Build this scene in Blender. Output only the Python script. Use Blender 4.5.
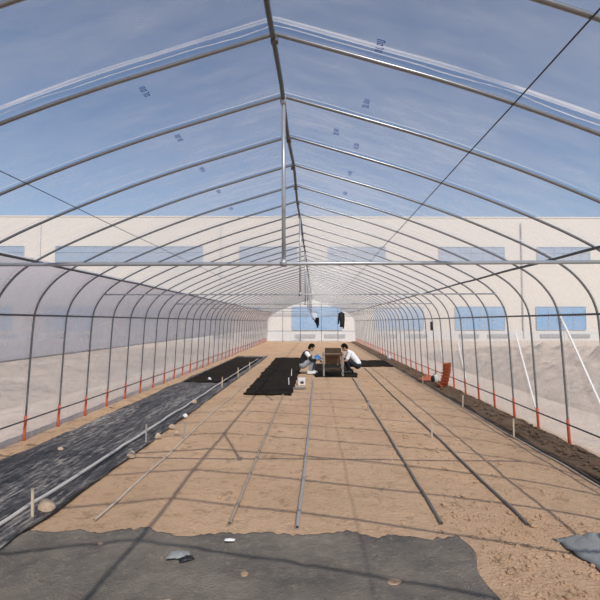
import bpy, bmesh, math, random
from mathutils import Vector, Matrix, noise
for o in list(bpy.data.objects): bpy.data.objects.remove(o)
SC = bpy.context.scene
COL = SC.collection
R = math.radians
random.seed(7)

# ------------------------------------------------------------------ camera, sky, sun, exposure
H = 1.74            # eye height
F = 450.0           # focal length in pixels of a 600 pixel frame
cd = bpy.data.cameras.new('camera'); cam = bpy.data.objects.new('camera', cd); COL.objects.link(cam)
cd.sensor_width = 36; cd.lens = 36*F/600; cd.clip_start = .05; cd.clip_end = 2000
cam.location = (0, 0, H)
cam.rotation_euler = (R(90) + math.atan(22/F), 0, math.atan(15/F))
SC.camera = cam
SC.view_settings.view_transform = 'Standard'
SC.view_settings.look = 'None'
SC.view_settings.gamma = 1
SC.view_settings.use_curve_mapping = False
SC.view_settings.exposure = 0.0

w = bpy.data.worlds.new('sky'); SC.world = w; w.use_nodes = True
nt = w.node_tree; nt.nodes.clear()
sk = nt.nodes.new('ShaderNodeTexSky'); sk.sky_type = 'NISHITA'
sk.sun_disc = False; sk.sun_elevation = R(47.8); sk.sun_rotation = R(160)
sk.air_density = 1.0; sk.dust_density = .7; sk.ozone_density = 2.3; sk.altitude = 100
bg = nt.nodes.new('ShaderNodeBackground'); bg.inputs['Strength'].default_value = 0.118
wo = nt.nodes.new('ShaderNodeOutputWorld')
nt.links.new(sk.outputs[0], bg.inputs['Color']); nt.links.new(bg.outputs[0], wo.inputs[0])

sd = bpy.data.lights.new('sun', 'SUN'); sun = bpy.data.objects.new('sun', sd); COL.objects.link(sun)
sd.energy = 3.6; sd.angle = R(.55); sd.color = (1, .94, .85)
sun.rotation_euler = Vector((-.307, .854, -1)).to_track_quat('-Z', 'Y').to_euler()
sun.location = (3, -9, 12)

# ------------------------------------------------------------------ materials
def new_mat(name):
    m = bpy.data.materials.new(name); m.use_nodes = True
    t = m.node_tree; t.nodes.clear()
    out = t.nodes.new('ShaderNodeOutputMaterial')
    return m, t, out
def texco(t, scale=(1,1,1)):
    tc = t.nodes.new('ShaderNodeTexCoord'); mp = t.nodes.new('ShaderNodeMapping')
    mp.inputs['Scale'].default_value = scale
    t.links.new(tc.outputs['Object'], mp.inputs[0]); return mp.outputs[0]
def nz(t, co, scale, detail=6, rough=.6):
    n = t.nodes.new('ShaderNodeTexNoise'); n.inputs['Scale'].default_value = scale
    n.inputs['Detail'].default_value = detail; n.inputs['Roughness'].default_value = rough
    t.links.new(co, n.inputs['Vector']); return n.outputs['Fac']
def ramp(t, fac, stops):
    r = t.nodes.new('ShaderNodeValToRGB'); e = r.color_ramp.elements
    while len(e) > 1: e.remove(e[-1])
    e[0].position = stops[0][0]; c = stops[0][1]; e[0].color = (*c, 1) if len(c) == 3 else c
    for p, c in stops[1:]:
        x = e.new(p); x.color = (*c, 1) if len(c) == 3 else c
    t.links.new(fac, r.inputs[0]); return r.outputs[0]
def g(v): return (v, v, v)
def mixc(t, fac, a, b):
    m = t.nodes.new('ShaderNodeMix'); m.data_type = 'RGBA'
    if isinstance(fac, (int, float)): m.inputs[0].default_value = fac
    else: t.links.new(fac, m.inputs[0])
    for s, v in ((6, a), (7, b)):
        if isinstance(v, tuple): m.inputs[s].default_value = (*v, 1)
        else: t.links.new(v, m.inputs[s])
    return m.outputs[2]
def bump(t, h, strength, dist):
    b = t.nodes.new('ShaderNodeBump'); b.inputs['Strength'].default_value = strength
    b.inputs['Distance'].default_value = dist; t.links.new(h, b.inputs['Height']); return b.outputs[0]
def pbr(t, out, col, rough=.8, metal=0, normal=None, spec=None):
    p = t.nodes.new('ShaderNodeBsdfPrincipled')
    if isinstance(col, tuple): p.inputs['Base Color'].default_value = (*col, 1)
    else: t.links.new(col, p.inputs['Base Color'])
    p.inputs['Roughness'].default_value = rough; p.inputs['Metallic'].default_value = metal
    if spec is not None: p.inputs['Specular IOR Level'].default_value = spec
    if normal is not None: t.links.new(normal, p.inputs['Normal'])
    t.links.new(p.outputs[0], out.inputs[0]); return p
def simple(name, col, rough=.7, metal=0, var=.18, scale=12, bmp=.15, bd=.01, spec=None):
    m, t, out = new_mat(name); co = texco(t)
    n = nz(t, co, scale)
    c = mixc(t, n, tuple(v*(1-var) for v in col), tuple(min(1, v*(1+var)) for v in col))
    pbr(t, out, c, rough, metal, bump(t, nz(t, co, scale*3), bmp, bd), spec); return m

def film_mat(name, lo, hi, streak=(1, 14, 1), tint=(.93, .93, .95), gloss=.14, crease_glint=.07):
    """clear polythene: mostly see-through, a milky haze with wrinkle highlights painted in, a soft gloss"""
    m, t, out = new_mat(name)
    co = texco(t, streak)
    big = nz(t, texco(t), .55, 3, .5)
    fine = nz(t, co, 1.6, 7, .65)
    mul = t.nodes.new('ShaderNodeMath'); mul.operation = 'MULTIPLY_ADD'
    t.links.new(fine, mul.inputs[0]); mul.inputs[1].default_value = .6
    sc = t.nodes.new('ShaderNodeMath'); sc.operation = 'MULTIPLY'; sc.inputs[1].default_value = .5
    t.links.new(big, sc.inputs[0]); t.links.new(sc.outputs[0], mul.inputs[2])
    fac = ramp(t, mul.outputs[0], [(.36, g(lo)), (.56, g((lo+hi)/2)), (.72, g(hi)), (.80, g(min(1, hi+.22)))])  # last stop paints bright wrinkle glints as milkier streaks
    # thin milky lines, painted highlights of fine creases
    cn = nz(t, texco(t, (1.1, .35, .9)), 1.3, 1.5, .4)
    ab = t.nodes.new('ShaderNodeMath'); ab.operation = 'SUBTRACT'; t.links.new(cn, ab.inputs[0]); ab.inputs[1].default_value = .5
    ab2 = t.nodes.new('ShaderNodeMath'); ab2.operation = 'ABSOLUTE'; t.links.new(ab.outputs[0], ab2.inputs[0])
    cr_ = ramp(t, ab2.outputs[0], [(0, g(crease_glint)), (.010, g(0))])
    ad_ = t.nodes.new('ShaderNodeMath'); ad_.operation = 'ADD'; ad_.use_clamp = True
    t.links.new(fac, ad_.inputs[0]); t.links.new(cr_, ad_.inputs[1])
    cp_ = t.nodes.new('ShaderNodeMath'); cp_.operation = 'MINIMUM'; t.links.new(ad_.outputs[0], cp_.inputs[0]); cp_.inputs[1].default_value = .92
    fac = cp_.outputs[0]
    tr = t.nodes.new('ShaderNodeBsdfTransparent'); tr.inputs[0].default_value = (.97, .97, .98, 1)
    df = t.nodes.new('ShaderNodeBsdfDiffuse'); df.inputs[0].default_value = (*tint, 1)
    tl = t.nodes.new('ShaderNodeBsdfTranslucent'); tl.inputs[0].default_value = (*tint, 1)
    nb = bump(t, fine, .25, .02)
    mx = t.nodes.new('ShaderNodeMixShader'); mx.inputs[0].default_value = .5
    t.links.new(df.outputs[0], mx.inputs[1]); t.links.new(tl.outputs[0], mx.inputs[2])
    # a slanting ray crosses more film: clarity ** (1 / cosine)
    lw = t.nodes.new('ShaderNodeLayerWeight'); lw.inputs[0].default_value = .5
    def mth(op, a, b):
        q = t.nodes.new('ShaderNodeMath'); q.operation = op
        for k, v_ in ((0, a), (1, b)):
            if isinstance(v_, (int, float)): q.inputs[k].default_value = v_
            else: t.links.new(v_, q.inputs[k])
        return q.outputs[0]
    cosn = mth('MAXIMUM', mth('SUBTRACT', 1.0, lw.outputs['Facing']), .12)
    clr = mth('POWER', mth('SUBTRACT', 1.0, fac), mth('DIVIDE', 1.0, cosn))
    fac = mth('SUBTRACT', 1.0, clr)
    m2 = t.nodes.new('ShaderNodeMixShader')
    t.links.new(fac, m2.inputs[0]); t.links.new(tr.outputs[0], m2.inputs[1]); t.links.new(mx.outputs[0], m2.inputs[2])
    gl = t.nodes.new('ShaderNodeBsdfGlossy'); gl.inputs['Roughness'].default_value = .25
    t.links.new(nb, gl.inputs['Normal'])
    fr = t.nodes.new('ShaderNodeMapRange'); fr.interpolation_type = 'SMOOTHSTEP'
    t.links.new(lw.outputs['Facing'], fr.inputs[0]); fr.inputs[1].default_value = .55; fr.inputs[2].default_value = 1
    fr.inputs[3].default_value = .025; fr.inputs[4].default_value = gloss
    m3 = t.nodes.new('ShaderNodeMixShader')
    t.links.new(fr.outputs[0], m3.inputs[0]); t.links.new(m2.outputs[0], m3.inputs[1]); t.links.new(gl.outputs[0], m3.inputs[2])
    t.links.new(m3.outputs[0], out.inputs[0]); return m

M = {}
M['roof_film'] = film_mat('roof film', .04, .18, (1.2, 3.5, 1.2), crease_glint=.0)
M['side_film'] = film_mat('side film', .07, .24, (2, 1.6, 1.2), (1, .95, .88))
M['side_film_left'] = film_mat('left side film', .12, .30, (2, 1.6, 1.2), (1, .94, .88))
M['double_film'] = film_mat('rolled double film', .55, .80, (2, 2.2, .8), (.94, .93, .98))
M['end_film'] = film_mat('end film', .22, .38, (1, 1, 1))
M['steel'] = simple('galvanised steel', (.23, .24, .26), .27, .5, .2, 30, .05, .002)
M['dull_steel'] = simple('weathered steel', (.09, .095, .105), .4, .4, .25, 25, .08, .002)
M['orange_sleeve'] = simple('orange painted foot', (.62, .11, .045), .55, 0, .2, 30)
M['cable'] = simple('dark cable', (.03, .03, .04), .5, 0, .1)
M['strap'] = simple('white strap', (.8, .8, .8), .6, 0, .05)
M['print'] = simple('blue print', (.02, .08, .42), .6, 0, .1)

def soil(name, a, b, c, bscale=1.0, bstr=.8, rough=.95, speck=False):
    m, t, out = new_mat(name); co = texco(t)
    n1 = nz(t, co, .8*bscale, 5, .6); n2 = nz(t, co, 9*bscale, 8, .7); n3 = nz(t, co, 38*bscale, 4, .7)
    base = mixc(t, ramp(t, n1, [(.35, g(0)), (.65, g(1))]), a, b)
    base = mixc(t, ramp(t, n2, [(.52, g(0)), (.72, g(.8))]), base, c)
    if speck:
        n4 = nz(t, co, 4.2, 6, .75); base = mixc(t, ramp(t, n4, [(.55, g(0)), (.66, g(.7))]), base, tuple(v*.72 for v in c))
        n5 = nz(t, co, 21, 3, .6); base = mixc(t, ramp(t, n5, [(.62, g(0)), (.72, g(.6))]), base, tuple(min(1, v*1.25) for v in a))
    vo = t.nodes.new('ShaderNodeTexVoronoi'); vo.inputs['Scale'].default_value = 26*bscale
    t.links.new(co, vo.inputs['Vector'])
    base = mixc(t, ramp(t, vo.outputs['Distance'], [(.02, g(.7 if speck else .35)), (.15, g(0))]), base, tuple(v*.55 for v in c))
    ad = t.nodes.new('ShaderNodeMath'); ad.operation = 'ADD'
    t.links.new(n2, ad.inputs[0]); t.links.new(n3, ad.inputs[1])
    pbr(t, out, base, rough, 0, bump(t, ad.outputs[0], bstr, .03), .15); return m
M['sand'] = soil('dry sandy earth', (.68, .46, .295), (.60, .395, .245), (.44, .29, .18), 1, 1, speck=True)
M['outer_earth'] = soil('outer earth', (.72, .59, .48), (.60, .48, .38), (.42, .33, .26), .4)
M['brown_soil'] = soil('brown soil', (.22, .145, .09), (.29, .19, .12), (.13, .09, .06), 1, 1)
M['compost'] = soil('black compost', (.030, .021, .013), (.020, .015, .011), (.008, .007, .006), 1.5, 1)
M['rubble'] = soil('rubble', (.64, .52, .42), (.44, .35, .28), (.17, .14, .12), .45, 1)  # darkest tone paints the shade in gaps between lumps
M['mat_dirt'] = soil('dusty ground cloth', (.33, .285, .235), (.17, .155, .135), (.42, .345, .27), 1.9, 1)
M['rock'] = soil('pale rock', (.62, .48, .36), (.52, .39, .28), (.42, .32, .24), 2, .6)

m, t, out = new_mat('black woven fabric'); co = texco(t, (8, .8, 3))
n = nz(t, co, 4.0, 9, .78); n2 = nz(t, texco(t, (1, 1, 1)), 14, 5, .7)
mm = t.nodes.new('ShaderNodeMath'); mm.operation = 'MULTIPLY_ADD'; mm.inputs[1].default_value = .35
t.links.new(n2, mm.inputs[0]); t.links.new(n, mm.inputs[2])
m3_ = t.nodes.new('ShaderNodeMath'); m3_.operation = 'MULTIPLY_ADD'; m3_.inputs[1].default_value = .30
t.links.new(nz(t, texco(t, (2.2, .35, 1)), 1.3, 3, .5), m3_.inputs[0]); t.links.new(mm.outputs[0], m3_.inputs[2]); mm = m3_
c = ramp(t, mm.outputs[0], [(.76, (.008, .009, .011)), (.82, (.035, .035, .036)), (.89, (.17, .155, .14)), (.97, (.42, .38, .33))])
pbr(t, out, c, .42, 0, bump(t, n, .8, .03), .6); M['woven'] = m

M['pipe_grey'] = simple('grey poly pipe', (.33, .31, .29), .5, 0, .2, 9)
M['pipe_dark'] = simple('dark poly pipe', (.055, .055, .06), .45, 0, .3, 9)
M['pipe_beige'] = simple('dusty pipe', (.50, .42, .33), .7, 0, .2, 9)
M['pipe_brown'] = simple('dusty dark pipe', (.15, .135, .12), .55, 0, .3, 9)
M['bright_steel'] = simple('bright galvanised steel', (.40, .42, .45), .35, .4, .15, 30, .05, .002)
M['pipe_mid2'] = simple('dark brown pipe', (.085, .065, .05), .7, 0, .3, 9)
M['pipe_pale'] = simple('pale pipe', (.52, .49, .45), .55, 0, .15, 9)
M['pipe_mid'] = simple('brown dusty pipe', (.34, .27, .21), .7, 0, .3, 9)
M['wood'] = simple('raw wood stake', (.62, .50, .36), .8, 0, .2, 20)
M['old_wood'] = simple('weathered dark wood', (.065, .04, .025), .85, 0, .35, 14, .4)
M['tan_wood'] = simple('tan board', (.22, .12, .06), .8, 0, .25, 10, .3)
M['grey_wood'] = simple('grey wood', (.27, .25, .22), .8, 0, .2, 14, .3)
M['white'] = simple('white plastic', (.8, .8, .78), .45, 0, .04)
M['black'] = simple('black plastic', (.012, .012, .014), .5, 0, .1)
M['orange'] = simple('orange plastic', (.58, .16, .07), .5, 0, .2, 8)
M['tarp_grey'] = simple('grey plastic sheet', (.27, .28, .27), .5, 0, .3, 6, .5, .02)
M['skin'] = simple('skin', (.50, .29, .19), .55, 0, .05)
M['hair'] = simple('black hair', (.006, .005, .005), .85, 0, .2, 60, .5, spec=.15)
M['vest'] = simple('black vest', (.012, .012, .014), .8, 0, .2, 20)
M['jeans'] = simple('pale grey jeans', (.33, .35, .38), .85, 0, .12, 30)
M['tee'] = simple('white tee shirt', (.82, .83, .85), .8, 0, .03)
M['navy'] = simple('navy trousers', (.014, .016, .024), .85, 0, .15, 30)
M['shoe_white'] = simple('white shoes', (.7, .7, .7), .6, 0, .05)
M['blue'] = simple('blue cloth', (.09, .24, .52), .75, 0, .12)
M['paleblue'] = simple('pale blue cloth', (.55, .62, .70), .85, 0, .08)
M['eye'] = simple('eye dark', (.01, .008, .006), .3, 0, .05)
M['lip'] = simple('lips', (.38, .14, .11), .5, 0, .05)
M['cream'] = simple('cream render wall', (.66, .61, .55), .9, 0, .04, .6, .1)
M['lowwall'] = simple('pale grey plinth', (.62, .61, .60), .9, 0, .05, .8, .1)
M['blue_pane'] = simple('blue window panel', (.17, .36, .60), .35, 0, .07, .7, .05)
M['hazed_pane'] = simple('grey blue upper window', (.27, .35, .47), .35, 0, .07, .7, .05)  # blue pane greyed, the roof film's veil put into its colour
M['vent'] = simple('grey vent', (.30, .31, .33), .7, 0, .1, 4)
M['frame_grey'] = simple('grey frame', (.35, .45, .56), .6, 0, .05)

# ------------------------------------------------------------------ helpers
def link_mesh(name, verts, faces, mat, parent=None, smooth=True, edges=()):
    me = bpy.data.meshes.new(name); me.from_pydata(verts, list(edges), faces); me.validate(); me.update()
    if smooth:
        for p in me.polygons: p.use_smooth = True
    me.materials.append(mat)
    o = bpy.data.objects.new(name, me); COL.objects.link(o)
    if parent is not None: o.parent = parent
    return o
def tag(o, label=None, cat=None, group=None, kind=None):
    if label: o['label'] = label
    if cat: o['category'] = cat
    if group: o['group'] = group
    if kind: o['kind'] = kind
    return o
def empty(name, loc=(0,0,0), rz=0):
    o = bpy.data.objects.new(name, None); COL.objects.link(o); o.location = loc; o.rotation_euler = (0,0,rz)
    o.empty_display_size = .1; return o
class MB:
    def __init__(s): s.v = []; s.f = []
    def tube(s, path, r, n=8, cap=True, radii=None, flat=1):
        P = [Vector(p) for p in path]; base = len(s.v); up = None
        for i, p in enumerate(P):
            if i == 0: d = P[1]-P[0]
            elif i == len(P)-1: d = P[-1]-P[-2]
            else: d = (P[i+1]-P[i]).normalized() + (P[i]-P[i-1]).normalized()
            d.normalize()
            if up is None:
                a = Vector((0,0,1)) if abs(d.z) < .9 else Vector((0,1,0))
                up = (a - d*a.dot(d)).normalized()
            else: up = (up - d*up.dot(d)).normalized()
            sd_ = d.cross(up); rr = radii[i] if radii else r
            for k in range(n):
                a = 2*math.pi*k/n
                s.v.append(p + (up*math.cos(a)*flat + sd_*math.sin(a))*rr)
        for i in range(len(P)-1):
            for k in range(n):
                a = base+i*n+k; b = base+i*n+(k+1) % n
                s.f.append((a, b, b+n, a+n))
        if cap:
            s.f.append(tuple(base+k for k in reversed(range(n)))); e = base+(len(P)-1)*n
            s.f.append(tuple(e+k for k in range(n)))
        return s
    def box(s, c, size, rot=None):
        b = len(s.v); c = Vector(c); hx, hy, hz = [v/2 for v in size]
        for x, y, z in ((-1,-1,-1),(1,-1,-1),(1,1,-1),(-1,1,-1),(-1,-1,1),(1,-1,1),(1,1,1),(-1,1,1)):
            q = Vector((x*hx, y*hy, z*hz))
            if rot is not None: q = rot @ q
            s.v.append(c+q)
        for f in ((0,3,2,1),(4,5,6,7),(0,1,5,4),(1,2,6,5),(2,3,7,6),(3,0,4,7)): s.f.append(tuple(b+i for i in f))
        return s
    def ell(s, c, rad, nu=12, nv=8, rot=None):
        b = len(s.v); c = Vector(c)
        for j in range(nv+1):
            ph = math.pi*j/nv
            for i in range(nu):
                th = 2*math.pi*i/nu
                q = Vector((rad[0]*math.sin(ph)*math.cos(th), rad[1]*math.sin(ph)*math.sin(th), rad[2]*math.cos(ph)))
                if rot is not None: q = rot @ q
                s.v.append(c+q)
        for j in range(nv):
            for i in range(nu):
                s.f.append((b+j*nu+i, b+(j+1)*nu+i, b+(j+1)*nu+(i+1) % nu, b+j*nu+(i+1) % nu))
        return s
    def lathe(s, prof, c=(0,0,0), n=20, rot=None):
        b = len(s.v); c = Vector(c)
        for r, z in prof:
            for k in range(n):
                a = 2*math.pi*k/n; q = Vector((r*math.cos(a), r*math.sin(a), z))
                if rot is not None: q = rot @ q
                s.v.append(c+q)
        for i in range(len(prof)-1):
            for k in range(n): s.f.append((b+i*n+k, b+i*n+(k+1) % n, b+(i+1)*n+(k+1) % n, b+(i+1)*n+k))
        return s
    def build(s, name, mat, parent=None, smooth=False, bevel=0):
        o = link_mesh(name, [tuple(v) for v in s.v], s.f, mat, parent, smooth)
        if bevel:
            m_ = o.modifiers.new('bevel', 'BEVEL'); m_.width = bevel; m_.segments = 2; m_.limit_method = 'ANGLE'
        return o
def grid(name, x0, x1, nx, y0, y1, ny, zf, mat, parent=None, thick=0, xf=None):
    """rectangular patch draped by zf(x,y); closed below by a skirt when thick"""
    v = []; f = []
    for j in range(ny+1):
        for i in range(nx+1):
            x = x0+(x1-x0)*i/nx; y = y0+(y1-y0)*j/ny
            if xf: x, y = xf(x, y, i/nx, j/ny)
            v.append((x, y, zf(x, y)))
    for j in range(ny):
        for i in range(nx):
            a = j*(nx+1)+i; f.append((a, a+1, a+nx+2, a+nx+1))
    if thick:
        n0 = len(v)
        v += [(p[0], p[1], p[2]-thick) for p in v]
        for j in range(ny):
            for i in range(nx):
                a = n0+j*(nx+1)+i; f.append((a+nx+1, a+nx+2, a+1, a))
        ring = [i for i in range(nx+1)] + [j*(nx+1)+nx for j in range(1, ny+1)] + [ny*(nx+1)+i for i in range(nx-1, -1, -1)] + [j*(nx+1) for j in range(ny-1, 0, -1)]
        for a, b in zip(ring, ring[1:]+ring[:1]): f.append((a, a+n0, b+n0, b))
    return link_mesh(name, v, f, mat, parent)
def N(x, y, z=0): return noise.noise(Vector((x, y, z)))

# ------------------------------------------------------------------ greenhouse geometry
CX = -.34                      # middle of the tunnel
DZ = .873                      # hoop spacing
def ZK(k): return 3.915 + (k-2)*DZ
K0, K1 = -4, 43
YEND = ZK(K1); YSTART = ZK(K0)
PROF = [(3.925,-.12),(3.915,0),(3.87,.9),(3.83,1.62),(3.79,1.92),(3.67,2.17),(3.43,2.42),(3.0,2.67),(2.4,2.94),(1.82,3.17),(1.24,3.375),(.64,3.56),(.02,3.745)]
def AP(dx): return dx + .06*max(0, 1-abs(dx)/3.2)      # the ridge stands a little right of the middle
def cr(P, n=5):
    out = []; Q = [P[0]] + P + [P[-1]]
    for i in range(1, len(Q)-2):
        a, b, c, d = [Vector(p) for p in Q[i-1:i+3]]
        for k in range(n):
            u = k/n; out.append(.5*((2*b) + (c-a)*u + (2*a-5*b+4*c-d)*u*u + (-a+3*b-3*c+d)*u**3))
    out.append(Vector(P[-1])); return out
HALF = cr(PROF, 5)
def dx_at(h):
    for a, b in zip(HALF, HALF[1:]):
        if a.y <= h <= b.y: return a.x+(b.x-a.x)*(h-a.y)/(b.y-a.y)
    return HALF[-1].x
def h_at(dx):
    for a, b in zip(HALF, HALF[1:]):
        if a.y > 1.8 and a.x >= dx >= b.x: return a.y+(b.y-a.y)*(a.x-dx)/(a.x-b.x)
    return HALF[-1].y

# ------------------------------------------------------------------ structure: ground
def floor_z(x, y):
    z = .016*N(x*1.3, y*1.3) + .008*N(x*6, y*6, 3)
    if y < 9: z += .006*N(x*17, y*17, 6)
    if x < -4.0+.0: z += .0
    if -4.35 < x < -3.75: z += .10*max(0, N(x*3, y*1.8, 5)+.35)*(1-abs((x+4.05)/.3))
    return z
def fx(x, y, u, v): return x, y0f + (y1f-y0f)*v**1.5
y0f, y1f = -3.4, YEND+.1
fl = grid('floor', -4.45, 3.75, 120, 0, 1, 420, floor_z, M['sand'], xf=fx); tag(fl, kind='structure')
og = grid('ground_outside', -90, 90, 90, -20, 140, 80, lambda x, y: -.16 if (-5.2 < x < 4.6 and -5 < y < YEND+1) else -.03+.04*N(x*.3, y*.3), M['outer_earth'])
tag(og, kind='structure')

# ------------------------------------------------------------------ structure: polythene skin
def film_rows(y0, y1, step):
    ys = [y0 + (y1-y0)*i/int((y1-y0)/step) for i in range(int((y1-y0)/step)+1)]
    ys += [ZK(1)+d for d in [-.14+.008*i for i in range(18)]]
    ys = [y for y in ys if min(abs(y-ZK(k)) for k in range(2, 17)) > .05]
    ys += [ZK(k)+d for k in range(2, 17) for d in (-.05, -.034, -.022, -.012, 0, .012, .022, .034, .05)]
    ys = sorted(set(round(y, 4) for y in ys)); return ys
def film_strip(name, pts, mat, y0=YSTART, y1=YEND, off=.022, step=.145, amp=.010, parent=None):
    """pts: list of (dx, h) signed; film laid along the tunnel just outside the hoops"""
    v = []; f = []; ys = film_rows(y0, y1, step); n = len(pts)
    nor = []
    for i in range(n):
        a = pts[max(0, i-1)]; b = pts[min(n-1, i+1)]
        d = Vector((b[0]-a[0], b[1]-a[1])).normalized(); q = Vector((-d.y, d.x))
        c = Vector((pts[i][0], pts[i][1]-1.5))
        if q.dot(c) < 0: q = -q
        nor.append(q)
    for y in ys:
        fr = ((y-ZK(0))/DZ) % 1.0
        sag = math.sin(math.pi*fr)
        for i, p in enumerate(pts):
            wv = amp*(N(p[0]*1.7, y*2.3, p[1]*1.7)+.6*N(p[0]*4, y*5, p[1]*4))*sag
            o_ = off + abs(wv)
            dk = (fr if fr < .5 else fr-1)*DZ+.012*N(p[0]*1.5, round(y/DZ)*3.3)
            o_ += (.020 if y > ZK(1)+.3 else 0)*math.exp(-(dk/.016)**2)
            d1 = y-(ZK(1)-.085+.012*N(p[0]*.8, 3)); d2 = y-(ZK(1)-.035+.028*N(p[0]*2.2, 8))
            o_ += (.05*math.exp(-(d1/.009)**2)+.022*math.exp(-(d2/.010)**2))*(1 if p[1] > 2.6 else max(0, (p[1]-2.2)/.4))
            q = Vector((AP(p[0]), p[1]))+nor[i]*o_
            v.append((CX+q.x, y, q.y))
    for j in range(len(ys)-1):
        for i in range(n-1):
            a = j*n+i; f.append((a, a+1, a+n+1, a+n))
    o = link_mesh(name, v, f, mat, parent); tag(o, kind='structure' if parent is None else None); return o
def fine(a, b, n): return [(a[0]+(b[0]-a[0])*i/n, a[1]+(b[1]-a[1])*i/n) for i in range(n+1)]
SH = 2.53                                     # shoulder height where roof meets walls
roofR = [(p.x, p.y) for p in HALF if p.y >= SH-.06]
roof = [(-x, y) for x, y in roofR] + [(0, 3.75)] + list(reversed(roofR))
ceil = film_strip('ceiling', roof, M['roof_film'])
wallR = [(p.x, p.y) for p in HALF if -.05 <= p.y <= roofR[0][1]+1e-6]
wr = film_strip('wall_right', wallR, M['side_film'])
wl = film_strip('wall_left', [(-x, y) for x, y in wallR], M['side_film_left'])
# the second, rolled layer over the upper left side, its hem at 1.2 m
up = [(-dx_at(h), h) for h in [1.2+ (roofR[0][1]-1.2)*i/16 for i in range(17)]]
fl2 = film_strip('film_overlay', up, M['double_film'], off=.05, amp=.02, parent=wl)
hm = MB().tube([(CX-dx_at(1.2)-.045, YSTART+i*.8, 1.2+.012*N(i*.7, 1)) for i in range(int((YEND-YSTART)/.8)+1)], .009, 6).build('film_hem', M['dull_steel'], wl, True)
# end wall
v = []; f = []
cols = [-3.9+7.8*i/40 for i in range(41)]
def top_at(x):
    x = abs(x)
    if x >= 3.82: return dx_top
    return h_at(x) if x < 3.8 else 1.84
dx_top = .5
for i, x in enumerate(cols):
    T = top_at(x) if abs(x) < 3.82 else 1.0
    for j in range(13): v.append((CX+x, YEND+.03+.01*N(x*2, j*.6), T*j/12))
for i in range(40):
    for j in range(12):
        a = i*13+j; f.append((a, a+13, a+14, a+1))
tag(link_mesh('wall_back', v, f, M['end_film']), kind='structure')

# blue factory print marks on the roof film
def print_mark(dxr, y):
    s = 1 if dxr > 0 else -1; hh = h_at(abs(dxr)); sl = (h_at(abs(dxr)+.05)-hh)/.05*s
    b = MB()
    for k in range(4):
        yy = y + k*.036; ww = .035 + .02*random.random()
        e = Vector((1, 0, sl)).normalized(); nn = Vector((-e.z, 0, e.x))
        rt = Matrix((e, Vector((0,1,0)), nn)).transposed()
        c0 = Vector((CX+AP(dxr), yy, hh+.012))
        if k != 2: b.box(c0, (ww, .007, .001), rt)
        b.box(c0 + e*ww*.5 + Vector((0, .010, 0)), (.006, .022, .001), rt)
        if k % 2: b.box(c0 - e*ww*.5 + Vector((0, .010, 0)), (.006, .022, .001), rt)
        b.box(c0 + Vector((0, .018, 0)), (ww, .006, .001), rt)
    return b.build('print_mark', M['print'], ceil)
for y in (3.2, 4.05, 4.93, 5.8, 6.7): print_mark(-.98, y)
for y in (2.82, 3.6, 4.5, 5.35, 6.2): print_mark(.72, y)
print_mark(.5, 4.3)

# ------------------------------------------------------------------ greenhouse steel frame: one thing
GF = empty('greenhouse_frame', (CX, YSTART, 0))
tag(GF, 'galvanised steel arched frame of the tunnel greenhouse, its hoops standing on orange feet', 'greenhouse frame')
def gpart(mb, name, mat, parent=GF, smooth=True):      # geometry given in world coordinates
    mb.v = [Vector(v)-Vector((CX, YSTART, 0)) for v in mb.v]
    return mb.build(name, mat, parent, smooth)
path = [(AP(-p.x), 0, p.y) for p in HALF] + [(AP(p.x), 0, p.y) for p in reversed(HALF)]
hb = MB().tube(path, .0148, 8); hoop = hb.build('hoop', M['steel'], GF, True)
def sleeve(s):
    return MB().tube([(s*(dx_at(h)), 0, h) for h in (-.06, .1, .25, .37)], .0205, 10)
feet = [sleeve(s).build('foot_sleeve', M['orange_sleeve'], hoop, True) for s in (-1, 1)]
for k in range(K0, K1+1):
    if k == K0: h_ = hoop
    else:
        h_ = hoop.copy(); COL.objects.link(h_); h_.parent = GF
        for q in feet:
            c_ = q.copy(); COL.objects.link(c_); c_.parent = h_
    h_.location = (.012*N(k*3.1, 2) if k > 3 else 0, ZK(k)-YSTART, 0)
    h_.rotation_euler = (0, .002*N(k*1.7, 9), .003*N(k*2.3, 4))
def purlin(dx, h, r=.0135, wob=.012, mat='steel', name='purlin', inset=.03):
    n = Vector((dx, 0, h-1.5)).normalized()*inset
    pts = [(CX+AP(dx)-n.x+wob*N(y*.6, dx), y, h-n.z+wob*.5*N(y*.8, dx, 4)) for y in [YSTART+.9*i*.5 for i in range(int((YEND-YSTART)/.45)+1)]]
    gpart(MB().tube(pts, r, 8), name, M[mat])
purlin(0, 3.75, .019, .03, 'dull_steel', 'ridge_purlin', .036)
for s in (-1, 1):
    purlin(s*3.28, h_at(3.28), .017, .02, 'dull_steel', 'shoulder_purlin', .034)
    purlin(s*dx_at(1.84), 1.84, .014, .006, 'dull_steel', 'side_purlin', .030)
    purlin(s*dx_at(.30), .30, .012, .01, 'dull_steel', 'base_purlin', .026)
purlin(1.67, h_at(1.67), .005, .01, 'cable', 'roof_wire', .025)
purlin(-2.28, h_at(2.28), .004, .01, 'cable', 'roof_wire', .025)
for i, k in enumerate(range(-3, K1, 5)):
    hx = dx_at(2.25); y = ZK(k)
    if True:
        tb = gpart(MB().tube([(CX-hx, y-.035, 2.25), (CX+.06, y-.035, 2.245), (CX+hx, y-.035, 2.25)], .0165 if k < 5 else .013, 8), 'tie_bar', M['bright_steel'])
        gpart(MB().tube([(CX+.065, y-.03, 3.72), (CX+.07, y-.045, 2.22)], .0175, 8).box((CX+.065, y-.035, 3.70), (.045, .03, .08)).box((CX+.07, y-.04, 2.25), (.05, .075, .06)), 'king_post', M['bright_steel'])
# connectors: small clamps where ridge meets the near hoops
for k in range(0, 12):
    gpart(MB().box((CX+.06, ZK(k), 3.712), (.05, .045, .045)), 'ridge_clamp', M['dull_steel'], smooth=False)
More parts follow.
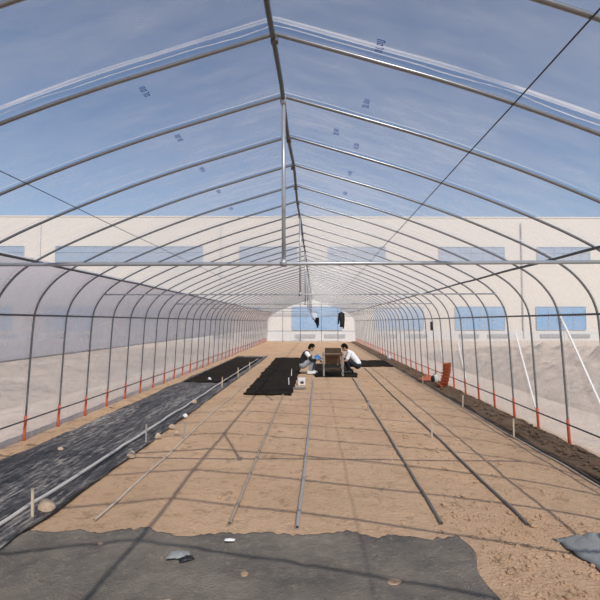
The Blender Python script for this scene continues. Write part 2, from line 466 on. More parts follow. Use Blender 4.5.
# end frame: posts and rails of the far end
for dx in (-2.5, -.95, .9, 2.35):
    gpart(MB().tube([(CX+dx, YEND-.03, -.02), (CX+dx, YEND-.03, h_at(abs(dx))-.02)], .018, 8), 'end_post', M['dull_steel'])
for h in (.95, 2.25):
    gpart(MB().tube([(CX-dx_at(h), YEND-.03, h), (CX+dx_at(h), YEND-.03, h)], .016, 8), 'end_rail', M['dull_steel'])
# white straps holding the film, outside
for n_, (ya, ha, yb, hb_, s) in enumerate(((6.6, 1.84, 5.6, .35, 1), (8.1, 1.55, 7.55, .3, 1), (11.4, 1.25, 10.9, .3, 1), (13.2, 1.45, 12.7, .3, 1), (6.0, .75, 4.9, .02, -1))):
    b = MB(); P = []
    for i in range(9):
        u = i/8; h = ha+(hb_-ha)*u; P.append((CX+s*(dx_at(h)+.045), ya+(yb-ya)*u, h))
    b.tube(P, .016, 6, flat=1)
    o = b.build('film_strap', M['strap'], wr if s > 0 else wl, True)
bx_ = gpart(MB().box((CX+dx_at(1.65)-.03, ZK(13), 1.62), (.05, .10, .26)), 'switch_box', M['black'], smooth=False)

# ------------------------------------------------------------------ factory building beyond
YB = 43.0
FB = empty('factory_building', (0, YB+6, 0), R(2.6)); tag(FB, 'long cream factory building with two rows of blue windows behind the greenhouse', 'building')
def bpart(b, name, mat, parent=FB):
    b.v = [Vector(v)-Vector((0, YB+6, 0)) for v in b.v]; return b.build(name, mat, parent)
bpart(MB().box((0, YB+6, 6.2), (130, 12, 11.2)), 'wall', M['cream'])
bpart(MB().box((0, YB+5.95, .35), (130.2, 12.1, 1.1)), 'plinth', M['lowwall'])
bpart(MB().box((0, YB+6, 11.86), (130.1, 12.1, .12)), 'coping', M['cream'])
def window(x0, x1, z0, z1, nm=4, mat='blue_pane'):
    w_ = bpart(MB().box(((x0+x1)/2, YB-.02, (z0+z1)/2), (x1-x0, .12, z1-z0)), 'window', M[mat])
    b = MB(); t_ = .035
    for i in range(nm+1):
        x = x0+(x1-x0)*i/nm; b.box((x, YB-.10, (z0+z1)/2), (t_, .06, z1-z0+t_))
    for z in (z0, z0+(z1-z0)*.62, z1): b.box(((x0+x1)/2, YB-.10, z), (x1-x0+t_, .06, t_))
    bpart(b, 'window_frame', M['frame_grey'], w_)
for i in range(-6, 7):
    c_ = 7.8*i
    window(c_-2.45, c_+2.3, 1.0, 3.2)
    bpart(MB().box((c_-1.2, YB-.14, .42), (1.9, .1, .32)), 'vent', M['vent']); bpart(MB().box((c_+1.6, YB-.14, .42), (2.0, .1, .32)), 'vent', M['vent'])
for x0, x1 in ((-46, -36), (-34.5, -28), (-25, -11), (-7.5, -2), (1, 6.5), (11.7, 18), (21.2, 26.3), (29, 35)):
    window(x0, x1, 7.5, 8.95, 6, 'hazed_pane')
for x in (19.7, -9.2, -26.5, 34): bpart(MB().tube([(x, YB-.15, .3), (x, YB-.15, 11.3)], .10, 8), 'downpipe', M['lowwall'])

# rubble bank outside on the right, earth on the left
def bank(name, x0, x1, y0, y1, hh, sd_, label):
    def zf(x, y):
        u = (x-x0)/(x1-x0); v_ = (y-y0)/(y1-y0)
        e = max(0, math.sin(math.pi*min(1, max(0, u))))**.7*max(0, math.sin(math.pi*min(1, max(0, v_))))**.5
        return -.12+e*hh*(.7+.4*N(x*.5, y*.4, sd_)+.3*abs(N(x*1.5, y*1.5, sd_))+.16*N(x*3.6, y*3.6, sd_))
    o = grid(name, x0, x1, 80, y0, y1, 180, zf, M['rubble']); tag(o, label, 'rubble', kind='stuff')
bank('rubble_bank', 5.4, 13.5, 3.5, 26, 1.1, 3, 'bank of grey brown rubble and earth outside the right film wall')
bank('earth_bank', -15, -5.6, 4, 30, .55, 8, 'low bank of pale earth outside the left film wall')

# ------------------------------------------------------------------ soil strip, beds
soil_strip = grid('soil_strip', 3.08-.0, 3.54, 20, 1.2, YEND-.6, 380,
    lambda x, y: .02+.055*max(0, math.sin(math.pi*min(1, max(0, (x-3.02)/.72))))*(1+.8*N(x*4, y*3))+.012*N(x*14, y*14), M['brown_soil'], thick=.06,
    xf=lambda x, y, u, v_: (x+.05*N(y*1.2, 7)*(1-u), 1.2+(YEND-1.8)*v_**1.4))
tag(soil_strip, 'strip of dark brown loose soil along the foot of the right film wall', 'soil', kind='stuff')
def fab_z(x, y): return .038+.022*N(x*2.2, y*.8, 2)+.018*N(x*8, y*1.4, 5)+.008*N(x*16, y*4, 1)
fab = grid('weed_mat', -3.86, -2.36, 60, 1.0, 22.6, 420, fab_z, M['woven'], thick=.012,
    xf=lambda x, y, u, v_: (x+(.04*N((1+21.6*v_**1.4)*1.5, u*3)*(1 if u > .5 else .6)), 1+21.6*v_**1.4))
tag(fab, 'long black woven plastic mat covering the bed beside the left film wall', 'ground sheet')
def ragged(x0, x1, y0, y1, nx, ny, z0, amp, mat, name, th=.03, seed=0, edge=.06, skew=0, fr=1.5):
    def xf(x, y, u, v_):
        ex = edge*N(y*fr, seed)*(1 if u > .5 else -1)*abs(2*u-1)**3
        ey = edge*N(x*fr, seed+5)*abs(2*v_-1)**3
        return x+ex+skew*v_*(1-u), y+ey
    return grid(name, x0, x1, nx, y0, y1, ny, lambda x, y: z0+amp*N(x*3, y*3, seed)+amp*.5*N(x*11, y*11, seed), mat, thick=th, xf=xf)
o = ragged(-3.72, -2.50, 12.7, 21.5, 24, 120, .062, .012, M['compost'], 'compost_layer', .02, 4)
tag(o, 'dark compost spread on the far part of the mat by the left wall', 'compost', kind='stuff')
o = ragged(-1.70, -.56, 10.75, 21.6, 60, 300, .045, .028, M['compost'], 'compost_bed', .05, 9, .13, -.15, 2.6)
tag(o, 'near black compost bed on the sand in front of the crouching person in a vest', 'compost', kind='stuff')
o = ragged(-.02, 1.35, 14.3, 18.6, 30, 70, .03, .02, M['compost'], 'compost_bed', .05, 12, .09)
tag(o, 'black compost spread on the ground under the wooden sieve frame between the two people', 'compost', kind='stuff')
o = ragged(1.35, 3.02, 17.6, 20.2, 30, 40, .05, .03, M['compost'], 'compost_bed', .05, 15, .06)
tag(o, 'dark compost strip running from the person in white to the right wall', 'compost', kind='stuff')
sheet = ragged(-2.9, 1.15, 1.2, 3.74, 220, 110, .020, .014, M['mat_dirt'], 'ground_cloth', .008, 21, .12, 0, 2.4)
for v_ in sheet.data.vertices:      # frayed front edge
    e_ = max(0, (v_.co.y-3.2)/.54); v_.co.y += e_*(.05*N(v_.co.x*9, 4)+.03*N(v_.co.x*25, 7)); v_.co.z -= .03*max(0, N(v_.co.x*5, v_.co.y*5, 2)-.1)
tag(sheet, 'dirt covered grey ground cloth across the bottom foreground', 'ground sheet')

# ------------------------------------------------------------------ pipes on the ground
def pipe(x0, x1, y0, y1, r, mat, label, z=None, wob=.02, name='irrigation_pipe', hollow=True, zf=None, group=None):
    P = []; n = max(8, int((y1-y0)/.25))
    for i in range(n+1):
        u = i/n; y = y0+(y1-y0)*u; x = x0+(x1-x0)*u + wob*N(y*.45, x0*3)
        P.append((x, y, (zf(x, y) if zf else floor_z(x, y))+r*.9+(z or 0)))
    b = MB().tube(P, r, 10, cap=False)
    # open near end with a visible wall
    b.tube([P[0], Vector(P[0])+Vector((0, .12, 0))], r*.72, 10, cap=False)
    b.lathe([(r, 0), (r*.72, 0)], P[0], 10, Matrix.Rotation(R(90), 3, 'X'))
    o = b.build(name, mat, None, True); tag(o, label, 'pipe', group); return o
pipe(-.145, -.05, 3.87, 13.5, .019, M['pipe_grey'], 'grey pipe lying down the middle of the sandy floor, just left of the centre line')
pipe(-.74, -.76, 3.92, 10.8, .017, M['pipe_mid'], 'brownish pipe leading up to the near edge of the large compost bed')
pipe(1.09, 1.16, 4.0, 14.2, .0155, M['pipe_brown'], 'dark pipe leading to the person in the white shirt')
pipe(1.81, 1.85, 4.0, 17.0, .0145, M['pipe_brown'], 'dark grey pipe nearer the right wall, with a wooden stake beside it')
pipe(-1.94, -1.93, 3.97, 13.0, .013, M['pipe_beige'], 'thin dusty pipe between the woven mat and the sandy floor', wob=.04)
pipe(-2.62, -2.60, 1.6, 20.5, .019, M['pipe_pale'], 'long pale grey pipe lying on the black woven mat', zf=fab_z)
pipe(3.02, 3.12, 1.8, 28, .017, M['pipe_mid2'], 'dark brown pipe along the edge of the brown soil strip by the right wall', wob=.05)
pipe(2.965, 3.06, 1.8, 28, .012, M['pipe_beige'], 'thin beige edging pipe beside the dark brown one along the soil strip', wob=.05)

# ------------------------------------------------------------------ stakes
def stake(x, y, hh, label, mat='wood', group=None, z0=0):
    p = Vector((x, y, z0)); r = .011
    lean = Vector((random.uniform(-.05, .05), random.uniform(-.03, .03), 1)).normalized()
    b = MB()
    rt = Vector((0,0,1)).rotation_difference(lean).to_matrix()
    b.box(lean*(hh/2-.03), (r*2, r*1.4, hh+.06), rt)
    t_ = lean*(hh)
    b.box(t_ + Vector((0,0,.0)), (r*2.4, r*1.8, .012), rt)
    o = b.build('wooden_stake', M[mat], None, False, .002); o.location = (p.x, p.y, z0); tag(o, label, 'stake', group)
stake(-2.47, 3.94, 0.25, 'pale wooden stake at the mat edge beside the big rock', z0=.03)
stake(-2.40, 6.40, 0.24, 'thin dark stake standing on the black mat just behind the small brown rock', 'pipe_grey', z0=.04)
stake(-1.92, 6.62, 0.28, 'thin grey stake on the sand beside the thin dusty pipe', 'pipe_grey')
stake(-2.44, 11.81, 0.26, 'short pale stake beside the mat pipe, nearest of the three by the far compost', z0=.04)
stake(-2.38, 13.95, 0.28, 'short pale stake beside the mat pipe, middle of the three by the far compost', z0=.04)
stake(-2.31, 15.99, 0.28, 'short pale stake beside the mat pipe, farthest of the three by the far compost', z0=.04)
stake(-0.71, 12.33, 0.22, 'small white stake in the compost bed near the white container', 'white')
stake(-0.75, 14.34, 0.25, 'small white stake in the compost bed, behind the other one', 'white')
stake(1.03, 8.94, 0.20, 'short stake beside the dark pipe that leads to the person in white', 'pipe_grey')
stake(1.13, 11.84, 0.24, 'short thin stake between the two dark pipes near the person in white', 'pipe_grey')
stake(1.75, 6.91, 0.22, 'wooden stake beside the dark grey pipe nearer the right wall', 'pipe_beige')
stake(2.99, 9.32, 0.25, 'pale stake at the soil strip edge near the standing orange stack')
stake(2.98, 6.95, 0.28, 'pale stake at the soil strip edge, nearest on the right')
stake(3.03, 12.85, 0.20, 'pale stake in front of the orange heap')

# ------------------------------------------------------------------ rocks
def rock(x, y, wide, label, z0=.0, mat='rock'):
    p = Vector((x, y, z0)); s = wide/2
    bm = bmesh.new(); bmesh.ops.create_icosphere(bm, subdivisions=3, radius=1)
    sd_ = random.random()*50
    for v_ in bm.verts:
        k = 1+.35*noise.noise(v_.co*1.1+Vector((sd_,)*3))+.12*noise.noise(v_.co*3+Vector((sd_,)*3))
        v_.co = Vector((v_.co.x*s*k, v_.co.y*s*.85*k, max(-.35, v_.co.z)*s*1.05*k))
    me = bpy.data.meshes.new('rock'); bm.to_mesh(me); bm.free()
    me.materials.append(M[mat]); o = bpy.data.objects.new('rock', me); COL.objects.link(o)
    o.location = (p.x, p.y, z0+s*.3); tag(o, label, 'rock')
rock(-2.45, 4.11, 0.146, 'big pale rock on the mat edge beside the wooden stake', .02)
rock(-2.35, 5.76, 0.115, 'brown rock on the edge of the black mat, second from the bottom left', .02)
rock(-2.33, 6.70, 0.104, 'brown rock at the mat edge behind the thin dark stake', .02)
rock(-2.32, 7.33, 0.098, 'small brown rock lying further along the mat edge', .02)
rock(-2.13, 6.96, 0.093, 'pale rock on the sand just right of the mat edge')
rock(-2.34, 8.13, 0.090, 'small white stone on the mat edge by the pipe', .03, 'white')
rock(-3.09, 13.17, 0.10, 'white lump lying on the compost of the left mat', .06, 'white')
rock(-2.57, 9.58, 0.106, 'small pale stone on the sand edge beyond the mat', .02)
rock(-3.42, 6.01, 0.094, 'pale clod on the sand beside the left wall') 

# clods scattered on the floor: nobody could count them
b = MB()
for i in range(2400):
    y = 2.6+18*random.random()**1.6; x = random.uniform(-1.85, 3.0)
    if random.random() < .25: x = random.uniform(-4.1, -3.9)
    elif random.random() < .35: x = 1.45 + random.uniform(-.28, .28)
    elif random.random() < .3: y = random.uniform(3.0, 4.2); x = random.uniform(1.0, 2.3)
    s = random.uniform(.004, .012)*(1+.04*y)*(1.9 if random.random() < .12 else 1)
    if (y > 10.6 and x < 1.4) or (y < 3.85 and x < 1.25): continue
    b.ell((x, y, floor_z(x, y)+s*.3), (s*random.uniform(.8, 1.6), s, s*.7), 6, 4, Matrix.Rotation(random.random()*3, 3, 'Z'))
tag(b.build('soil_clods', M['sand'], None, False), 'small crumbs of dry earth scattered over the sandy floor', 'clods', kind='stuff')
b = MB()
for i in range(700):
    y = 2.2+22*random.random()**1.5; x = random.uniform(3.15, 3.50); s = random.uniform(.010, .028)
    b.ell((x, y, .07+s*.3), (s*1.2, s, s*.7), 6, 4, Matrix.Rotation(random.random()*3, 3, 'Z'))
tag(b.build('soil_clods', M['brown_soil'], None, False), 'dark crumbs of soil along the right wall', 'clods', kind='stuff')

# ------------------------------------------------------------------ small things
def crumpled(name, x, y, w_, d_, hh, mat, label, cat, seed, rz=0, z0=.03):
    p = Vector((x, y, z0)); v = []; f = []; n = 16
    for j in range(n+1):
        for i in range(n+1):
            u = i/n*2-1; q = j/n*2-1; e = (1-u*u)*(1-q*q)
            x = u*w_/2*(1+.2*N(q*2, seed)); y = q*d_/2*(1+.25*N(u*2, seed+4))
            v.append((x, y, .004+hh*e*(.6+.8*abs(N(u*2.5, q*2.5, seed)))+.25*hh*abs(N(u*6, q*6, seed))))
    for j in range(n):
        for i in range(n):
            a = j*(n+1)+i; f.append((a, a+1, a+n+2, a+n+1))
    o = link_mesh(name, v, f, mat); so = o.modifiers.new('thickness', 'SOLIDIFY'); so.thickness = .003; so.offset = 1
    o.location = (p.x, p.y, z0); o.rotation_euler = (0, 0, rz); tag(o, label, cat); return o
crumpled('plastic_sheet', 2.21, 3.51, .52, .62, .13, M['tarp_grey'], 'grey crumpled plastic sheet at the bottom right corner', 'plastic sheet', 3, .2, .0)
crumpled('plastic_scrap', -1.00, 3.35, .15, .10, .03, M['tarp_grey'], 'grey plastic scrap lying on the dirty ground cloth at the bottom', 'scrap', 5)
crumpled('black_plastic_scrap', -0.93, 3.30, .10, .06, .02, M['black'], 'black plastic scrap beside the grey scrap at the bottom', 'scrap', 6, .5)
crumpled('paper_scrap', -0.67, 3.59, .08, .035, .01, M['white'], 'small whitish scrap on the ground cloth', 'scrap', 7)
crumpled('grey_board', -0.50, 11.90, .50, .30, .012, M['grey_wood'], 'flat grey board on the sand beside the white container', 'board', 8, 0, .01)

# white container with dark opening
p = Vector((-0.37, 12.55, 0))
wc = empty('plastic_container', (p.x, p.y, .0)); tag(wc, 'small white plastic container with a dark opening, right of the compost bed', 'container')
b = MB(); b.box((0, 0, .09), (.20, .16, .18)); b.box((0, 0, .185), (.215, .175, .02))
b.build('body', M['white'], wc, False, .012)
MB().box((.01, -.083, .085), (.09, .008, .08)).build('opening', M['black'], wc)
MB().tube([(-.08, -.09, .17), (-.07, -.10, .12), (0, -.10, .10), (.07, -.10, .12), (.08, -.09, .17)], .005, 6).build('handle', M['white'], wc, True)

# orange stack of tubs leaning at the wall
p = Vector((3.48, 11.92, 0))
ot = empty('tub_stack', (3.37, p.y, .06)); ot.scale = (.78, .78, 1); tag(ot, 'tall leaning stack of ribbed orange plastic tubs against the right wall', 'tub stack')
for i in range(7):
    lean = Matrix.Rotation(R(12-4*i if i < 4 else -4), 3, 'Y')
    cx = .02+.025*i if i < 5 else .12; 
    b = MB().lathe([(.0, .005), (.105, .0), (.135, .085), (.155, .09), (.152, .10), (.13, .093), (.10, .015), (0, .015)], (-.05+cx*.9, -.02*i, .0+.083*i+.02), 18, lean)
    b.build('tub', M['orange'], ot, True)
MB().lathe([(0, .0), (.12, .01), (.15, .05), (.13, .06), (0, .05)], (-.18, -.06, .0), 16, Matrix.Rotation(R(30), 3, 'Y')).build('fallen_tub', M['orange'], ot, True)
# orange heap
oh = crumpled('plastic_netting', 3.05, 13.18, .5, .38, .14, M['orange'], 'flat heap of orange plastic netting on the soil strip', 'netting', 11, .1, .07); oh.location.x = 3.24
# black and white bag
p = Vector((3.54, 12.87, 0))
bg_ = empty('small_bag', (3.30, 12.7, .07)); tag(bg_, 'small black and white bag on the soil behind the orange stack', 'bag')
MB().ell((.05, 0, .10), (.07, .06, .12), 14, 10).build('white_side', M['white'], bg_, True)
MB().ell((-.03, 0, .09), (.06, .065, .10), 14, 10).build('black_side', M['black'], bg_, True)
MB().tube([(-.03, 0, .18), (0, 0, .25), (.04, 0, .20)], .008, 6).build('handle', M['black'], bg_, True)

# ------------------------------------------------------------------ hanging clothes at the sixth tie bar
YH = ZK(22)-.035
def garment(name, x, parts, label, cat):
    e = empty(name, (x, YH, 2.25)); tag(e, label, cat)
    MB().tube([(0, 0, .02), (.02, 0, .035), (.03, 0, .01), (0, 0, -.05), (-.17, 0, -.11), (0, 0, -.05), (.17, 0, -.11)], .005, 6).build('hanger', M['cable'], e, True)
    for nm, pts, mat in parts:
        # front and back sheets of the outline, puffed to a real thickness with folds
        b = MB(); rows = len(pts); nn = 20
        for (z, xl, xr, th) in pts:
            for k in range(nn):
                a = 2*math.pi*k/nn
                cx = (xl+xr)/2; rx = (xr-xl)/2
                fold = 1+.12*math.sin(5*a+z*4)
                b.v.append(Vector((cx+rx*math.cos(a), th*math.sin(a)*fold, z)))
        for i in range(rows-1):
            for k in range(nn): b.f.append((i*nn+k, i*nn+(k+1) % nn, (i+1)*nn+(k+1) % nn, (i+1)*nn+k))
        b.f.append(tuple(range(nn))); b.f.append(tuple((rows-1)*nn+k for k in range(nn)))
        b.build(nm, mat, e, True)
garment('hanging_jacket', 1.25, [
    ('jacket_body', [(-.04, -.05, .05, .05), (-.09, -.11, .11, .08), (-.3, -.11, .10, .09), (-.6, -.07, .12, .09), (-.75, -.08, .09, .08)], M['vest']),
    ('sleeve', [(-.10, -.14, -.06, .05), (-.4, -.17, -.09, .05), (-.60, -.19, -.12, .04)], M['vest']),
    ('sleeve', [(-.10, .06, .14, .05), (-.4, .08, .16, .05), (-.82, .05, .12, .04)], M['vest'])],
    'black jacket hanging from the tie bar near the far end', 'jacket')
garment('hanging_shirt', -.05, [
    ('shirt_body', [(-.04, -.16, -.04, .04), (-.10, -.18, .14, .06), (-.3, -.10, .17, .07), (-.42, -.06, .17, .07)], M['paleblue'])],
    'pale blue shirt hanging from the tie bar, left of the black jacket', 'shirt')
garment('hanging_trousers', 0.07, [
    ('waist', [(-.30, -.12, .12, .06), (-.5, -.10, .13, .07)], M['navy']),
    ('trouser_leg', [(-.48, -.10, .04, .06), (-.62, -.02, .08, .05), (-.78, .02, .09, .04)], M['navy']),
    ('trouser_leg', [(-.48, .0, .13, .06), (-.68, .04, .12, .05)], M['navy'])],
    'dark trousers hanging below the pale blue shirt', 'trousers')

# ------------------------------------------------------------------ wooden sieve frame between the people
SX, SY = .575, 14.3
sf = empty('sieve_table', (SX, SY, .035)); tag(sf, 'weathered wooden frame table with a dark box on top between the two crouching people', 'table')
for sx in (-1, 1):
    for sy in (0, 1):
        MB().box((sx*.30, sy*.55, .34), (.055, .05, .68)).build('leg', M['grey_wood'], sf, False, .004)
    MB().box((sx*.30, .275, .70), (.055, .62, .05)).build('side_rail', M['grey_wood'], sf, False, .004)
    MB().box((sx*.30, .275, .16), (.035, .52, .05)).build('lower_rail', M['old_wood'], sf, False, .003)
b = MB(); b.box((0, .03, .78), (.50, .025, .15)); b.box((0, .56, .78), (.50, .025, .15)); b.box((-.24, .295, .78), (.025, .51, .15)); b.box((.24, .295, .78), (.025, .51, .15)); b.box((0, .295, .72), (.48, .51, .02))
b.build('box', M['old_wood'], sf, False, .003)
MB().box((0, .295, .75), (.45, .48, .04)).build('soil_fill', M['compost'], sf)
MB().box((0, .50, .50), (.50, .02, .30), Matrix.Rotation(R(-12), 3, 'X')).build('chute_board', M['tan_wood'], sf, False, .003)
MB().box((0, .05, .665), (.56, .03, .05)).build('front_rail', M['old_wood'], sf, False, .003)
MB().box((0, .02, .20), (.56, .03, .05)).build('front_rail', M['old_wood'], sf, False, .003)
MB().box((0, .30, .21), (.52, .45, .02)).build('shelf', M['old_wood'], sf, False, .003)

# ------------------------------------------------------------------ people
def cone(b, p, q, r0, r1, n=12):
    p = Vector(p); q = Vector(q); d = (q-p); L = d.length; d.normalize()
    rot = Vector((0,0,1)).rotation_difference(d).to_matrix()
    prof = []
    for i in range(5):
        a = -math.pi/2+math.pi/2*i/4; prof.append((max(1e-4, r0*math.cos(a)), r0*math.sin(a)))
    for i in range(5):
        a = math.pi/2*i/4; prof.append((max(1e-4, r1*math.cos(a)), L+r1*math.sin(a)))
    b.lathe(prof, p, n, rot)
def remesh(b, name, mat, parent, vox=.009, smooth=3):
    o = b.build(name, mat, None, True)
    rm = o.modifiers.new('r', 'REMESH'); rm.mode = 'VOXEL'; rm.voxel_size = vox
    sm = o.modifiers.new('s', 'SMOOTH'); sm.iterations = smooth; sm.factor = .5
    dg = bpy.context.evaluated_depsgraph_get(); dg.update()
    me = bpy.data.meshes.new_from_object(o.evaluated_get(dg)); old = o.data
    o.modifiers.clear(); o.data = me; bpy.data.meshes.remove(old)
    for p_ in me.polygons: p_.use_smooth = True
    if not me.materials: me.materials.append(mat)
    o.parent = parent; return o
def person(name, loc, rz, label, J, top, sleeves, bottom, shoe, hair_seed, vest=False):
    e = empty(name, loc, rz); tag(e, label, 'person')
    pel, mid, che, nek, hed = [Vector(J[k]) for k in ('pelvis', 'mid', 'chest', 'neck', 'head')]
    hd = J['look']; look = Matrix.Rotation(R(hd), 3, 'Y')
    def H_(x, y, z): return hed + look @ Vector((x, y, z))
    b = MB()
    for s in (-1, 1): cone(b, pel+Vector((0, s*.07, 0)), mid+Vector((0, s*.055, 0)), .115, .10); cone(b, mid+Vector((0, s*.055, 0)), che+Vector((0, s*.085, 0)), .10, .105)
    cone(b, che, nek, .10, .055); cone(b, nek, hed+look @ Vector((-.02, 0, -.05)), .052, .052)
    # head: cranium, face, jaw, nose, ears
    b.ell(H_(-.012, 0, .025), (.094, .076, .098), 16, 12, look); b.ell(H_(.03, 0, -.045), (.062, .056, .07), 14, 10, look)
    b.ell(H_(.052, 0, -.085), (.030, .030, .025), 10, 8, look)
    cone(b, H_(.085, 0, .0), H_(.104, 0, -.035), .008, .014, 8)
    for s in (-1, 1):
        b.ell(H_(-.008, s*.078, -.012), (.018, .010, .030), 8, 6, look)
        b.ell(H_(.075, s*.030, .018), (.012, .022, .008), 8, 6, look)
    cone(b, H_(.082, -.018, -.062), H_(.082, .018, -.062), .008, .008, 8)
    legs = []; arms = []
    for s, tagk in ((-1, 'R'), (1, 'L')):
        hip = Vector(J['hip'+tagk]); kn = Vector(J['knee'+tagk]); an = Vector(J['ankle'+tagk])
        sh = Vector(J['sh'+tagk]); el = Vector(J['el'+tagk]); wr_ = Vector(J['wr'+tagk])
        cone(b, hip, kn, .088, .060); cone(b, kn, kn+(an-kn)*.35, .058, .056); cone(b, kn+(an-kn)*.35, an, .056, .038)
        cone(b, an+Vector((-.045, 0, -.035)), an+Vector((.13, s*.015, -.055)), .038, .032)
        cone(b, che+Vector((0, s*.08, .03)), sh, .07, .058); cone(b, sh, el, .052, .040); cone(b, el, wr_, .040, .026)
        legs.append((hip, kn, an, s)); arms.append((sh, el, wr_, s))
        # hand
        d = (wr_-el).normalized(); pd = (d+Vector((0, 0, -.35))).normalized()
        side = pd.cross(Vector((0, 0, 1))).normalized(); nrm = side.cross(pd)
        pc = wr_+pd*.045
        for k in (-1.5, -.5, .5, 1.5):
            a0 = wr_+side*k*.010; a1 = wr_+pd*.085+side*k*.020
            cone(b, a0, a1, .015, .0115, 8)
            ln = {-1.5: .058, -.5: .070, .5: .074, 1.5: .064}[k]
            c1 = a1+(pd*.8-nrm*.45).normalized()*ln*.5; c2 = c1+(pd*.35-nrm*.9).normalized()*ln*.5
            cone(b, a1, c1, .0095, .0085, 8); cone(b, c1, c2, .0085, .007, 8)
        t0 = wr_+pd*.025-side*s*.022; t1 = t0-side*s*.03+pd*.03-nrm*.01; t2 = t1+pd*.028-nrm*.012
        cone(b, t0, t1, .013, .011, 8); cone(b, t1, t2, .010, .008, 8)
    remesh(b, 'body', M['skin'], e, .0065, 2)
    # top
    b = MB()
    for s in (-1, 1):
        cone(b, pel+Vector((.0, s*.06, .07)), mid+Vector((0, s*.055, 0)), .128, .118); cone(b, mid+Vector((0, s*.055, 0)), che+Vector((0, s*.085, 0)), .118, .122)
    cone(b, che, che+(nek-che)*.75, .118, .075)
    for sh, el, wr_, s in arms:
        cone(b, che+Vector((0, s*.08, .03)), sh, .085, .074)
        if not vest: cone(b, sh, sh+(el-sh)*.75, .070, .062)
    remesh(b, 'vest' if vest else 'tee_shirt', top, e, .010, 3)
    if vest:
        for sh, el, wr_, s in arms:
            b = MB(); cone(b, sh, el, .070, .053); cone(b, el, el+(wr_-el)*.55, .053, .046); remesh(b, 'sleeve', top, e, .010, 2)
            b = MB(); cone(b, sh+(el-sh)*.0, sh+(el-sh)*.38, .077, .070); q = remesh(b, 'shoulder_patch', sleeves, e, .010, 1); q['label'] = 'white shoulder patch'
    # trousers
    b = MB()
    for s in (-1, 1): cone(b, pel+Vector((0, s*.07, 0)), pel+Vector((0, s*.06, .06)), .130, .120)
    for hip, kn, an, s in legs:
        cone(b, hip, kn, .105, .076); cone(b, kn, kn+(an-kn)*.4, .075, .070); cone(b, kn+(an-kn)*.4, kn+(an-kn)*.9, .070, .056)
    remesh(b, 'trousers', bottom, e, .010, 3)
    for hip, kn, an, s in legs:
        b = MB(); f0 = an+Vector((-.05, 0, -.04)); f1 = an+Vector((.14, s*.016, -.055))
        cone(b, f0, f1, .047, .040); cone(b, f0+Vector((.01, 0, .04)), f0+(f1-f0)*.5+Vector((0, 0, .015)), .042, .040)
        b.box(((f0+f1)/2)+Vector((.0, 0, -.028)), ((f1-f0).length+.07, .075, .024))
        remesh(b, 'shoe', shoe, e, .008, 2)
    # hair
    b = MB(); b.ell(H_(-.022, 0, .040), (.104, .088, .100), 16, 12, look)
    b.ell(H_(-.06, 0, -.012), (.066, .082, .092), 14, 10, look)
    for k in range(26):
        a = random.uniform(-1, 1); q = random.uniform(.1, 1.2)
        dv = Vector((math.cos(q)*math.cos(a*2.4)*.95-.1, math.sin(a*2.4)*math.cos(q)*.85, math.sin(q)))
        c0 = H_(-.022+dv.x*.092, dv.y*.078, .040+dv.z*.09); cone(b, c0, c0+look @ (dv*.018+Vector((.014, 0, 0))), .014, .007, 6)
    # keep the face free of hair: cut what lies in front
    ho = remesh(b, 'hair', M['hair'], e, .008, 1)
    bm = bmesh.new(); bm.from_mesh(ho.data); inv = look.inverted()
    dele = [v_ for v_ in bm.verts if (lambda q: q.x > .035 and q.z < .045+.25*abs(q.y))(inv @ (v_.co-hed))]
    bmesh.ops.delete(bm, geom=dele, context='VERTS'); bm.to_mesh(ho.data); bm.free()
    so = ho.modifiers.new('thickness', 'SOLIDIFY'); so.thickness = .006
    # eyes, brows and mouth
    for s in (-1, 1):
        MB().ell(H_(.082, s*.030, .004), (.006, .012, .006), 8, 6, look).build('eye', M['eye'], e, True)
    MB().ell(H_(.089, 0, -.062), (.006, .020, .006), 8, 6, look).build('mouth', M['lip'], e, True)
    return e
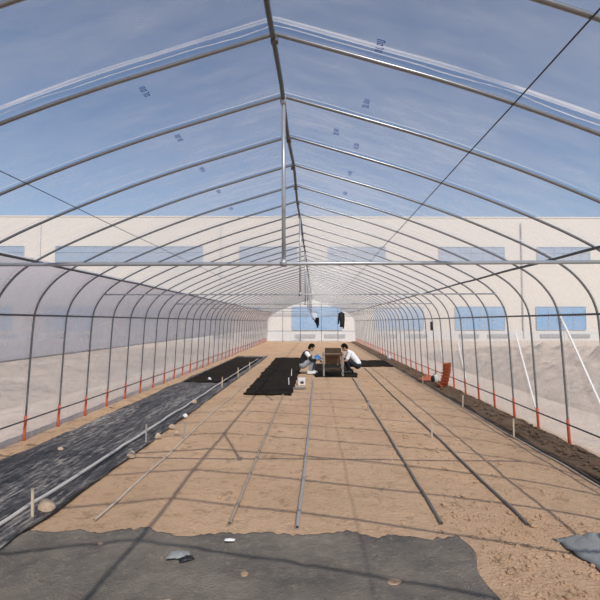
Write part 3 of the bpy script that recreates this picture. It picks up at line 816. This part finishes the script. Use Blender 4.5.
J1 = dict(pelvis=(-.27, 0, .30), mid=(-.26, 0, .46), chest=(-.18, 0, .63), neck=(-.09, 0, .76), head=(.03, 0, .87), look=28,
    hipR=(-.24, -.10, .29), kneeR=(.06, -.17, .52), ankleR=(-.03, -.14, .10),
    hipL=(-.24, .10, .29), kneeL=(.12, .17, .50), ankleL=(.06, .13, .10),
    shR=(-.13, -.19, .69), elR=(.04, -.26, .47), wrR=(.24, -.12, .48),
    shL=(-.13, .19, .69), elL=(.06, .23, .47), wrL=(.27, .08, .46))
P1 = Vector((-0.14, 15.03, 0))
person('person', (P1.x, P1.y+.1, .012), 0, 'person crouching in a dark vest and pale grey jeans, left of the wooden frame', J1, M['vest'], M['tee'], M['jeans'], M['shoe_white'], 1, True)
J2 = dict(pelvis=(-.26, 0, .28), mid=(-.20, 0, .46), chest=(-.05, 0, .63), neck=(.05, 0, .75), head=(.17, 0, .86), look=36,
    hipR=(-.22, -.10, .28), kneeR=(.14, -.17, .43), ankleR=(-.02, -.14, .10),
    hipL=(-.22, .10, .28), kneeL=(.10, .17, .46), ankleL=(.03, .13, .10),
    shR=(-.0, -.19, .69), elR=(.12, -.25, .43), wrR=(.32, -.15, .36),
    shL=(.0, .19, .69), elL=(.12, .25, .44), wrL=(.32, .14, .42))
P2 = Vector((1.15, 15.08, 0))
person('person', (P2.x, P2.y+.12, .025), math.pi, 'person crouching in a white tee shirt and dark trousers, right of the wooden frame', J2, M['tee'], M['tee'], M['navy'], M['black'], 2)
# blue cloth bundle in the lap of the first person
bb = crumpled('blue_cloth', 0, 0, .26, .34, .17, M['blue'], 'blue cloth bundle held over the knees of the person in a vest', 'cloth', 17, .3, .02)
bb.location = (P1.x+.21, P1.y+.10, .50)
# small white bag by the wall
MBb = MB().ell((0, 0, .09), (.10, .09, .10), 14, 10); MBb.tube([(0, 0, .17), (.01, 0, .22), (.04, 0, .24)], .02, 8)
o = MBb.build('plastic_bag', M['white'], None, True); o.location = (3.32, 20.4, .06); tag(o, 'small white plastic bag at the wall end of the dark compost strip', 'bag')
# repeats belong together
for o in COL.objects:
    if o.parent is None:
        kind_ = o.name.split('.')[0]
        grp = {'wooden_stake': 'small stakes set along the beds and pipes', 'rock': 'rocks and stones along the mat edge',
               'irrigation_pipe': 'irrigation pipes laid along the floor', 'person': 'people crouching at the wooden frame'}.get(kind_)
        if grp: o['group'] = grp
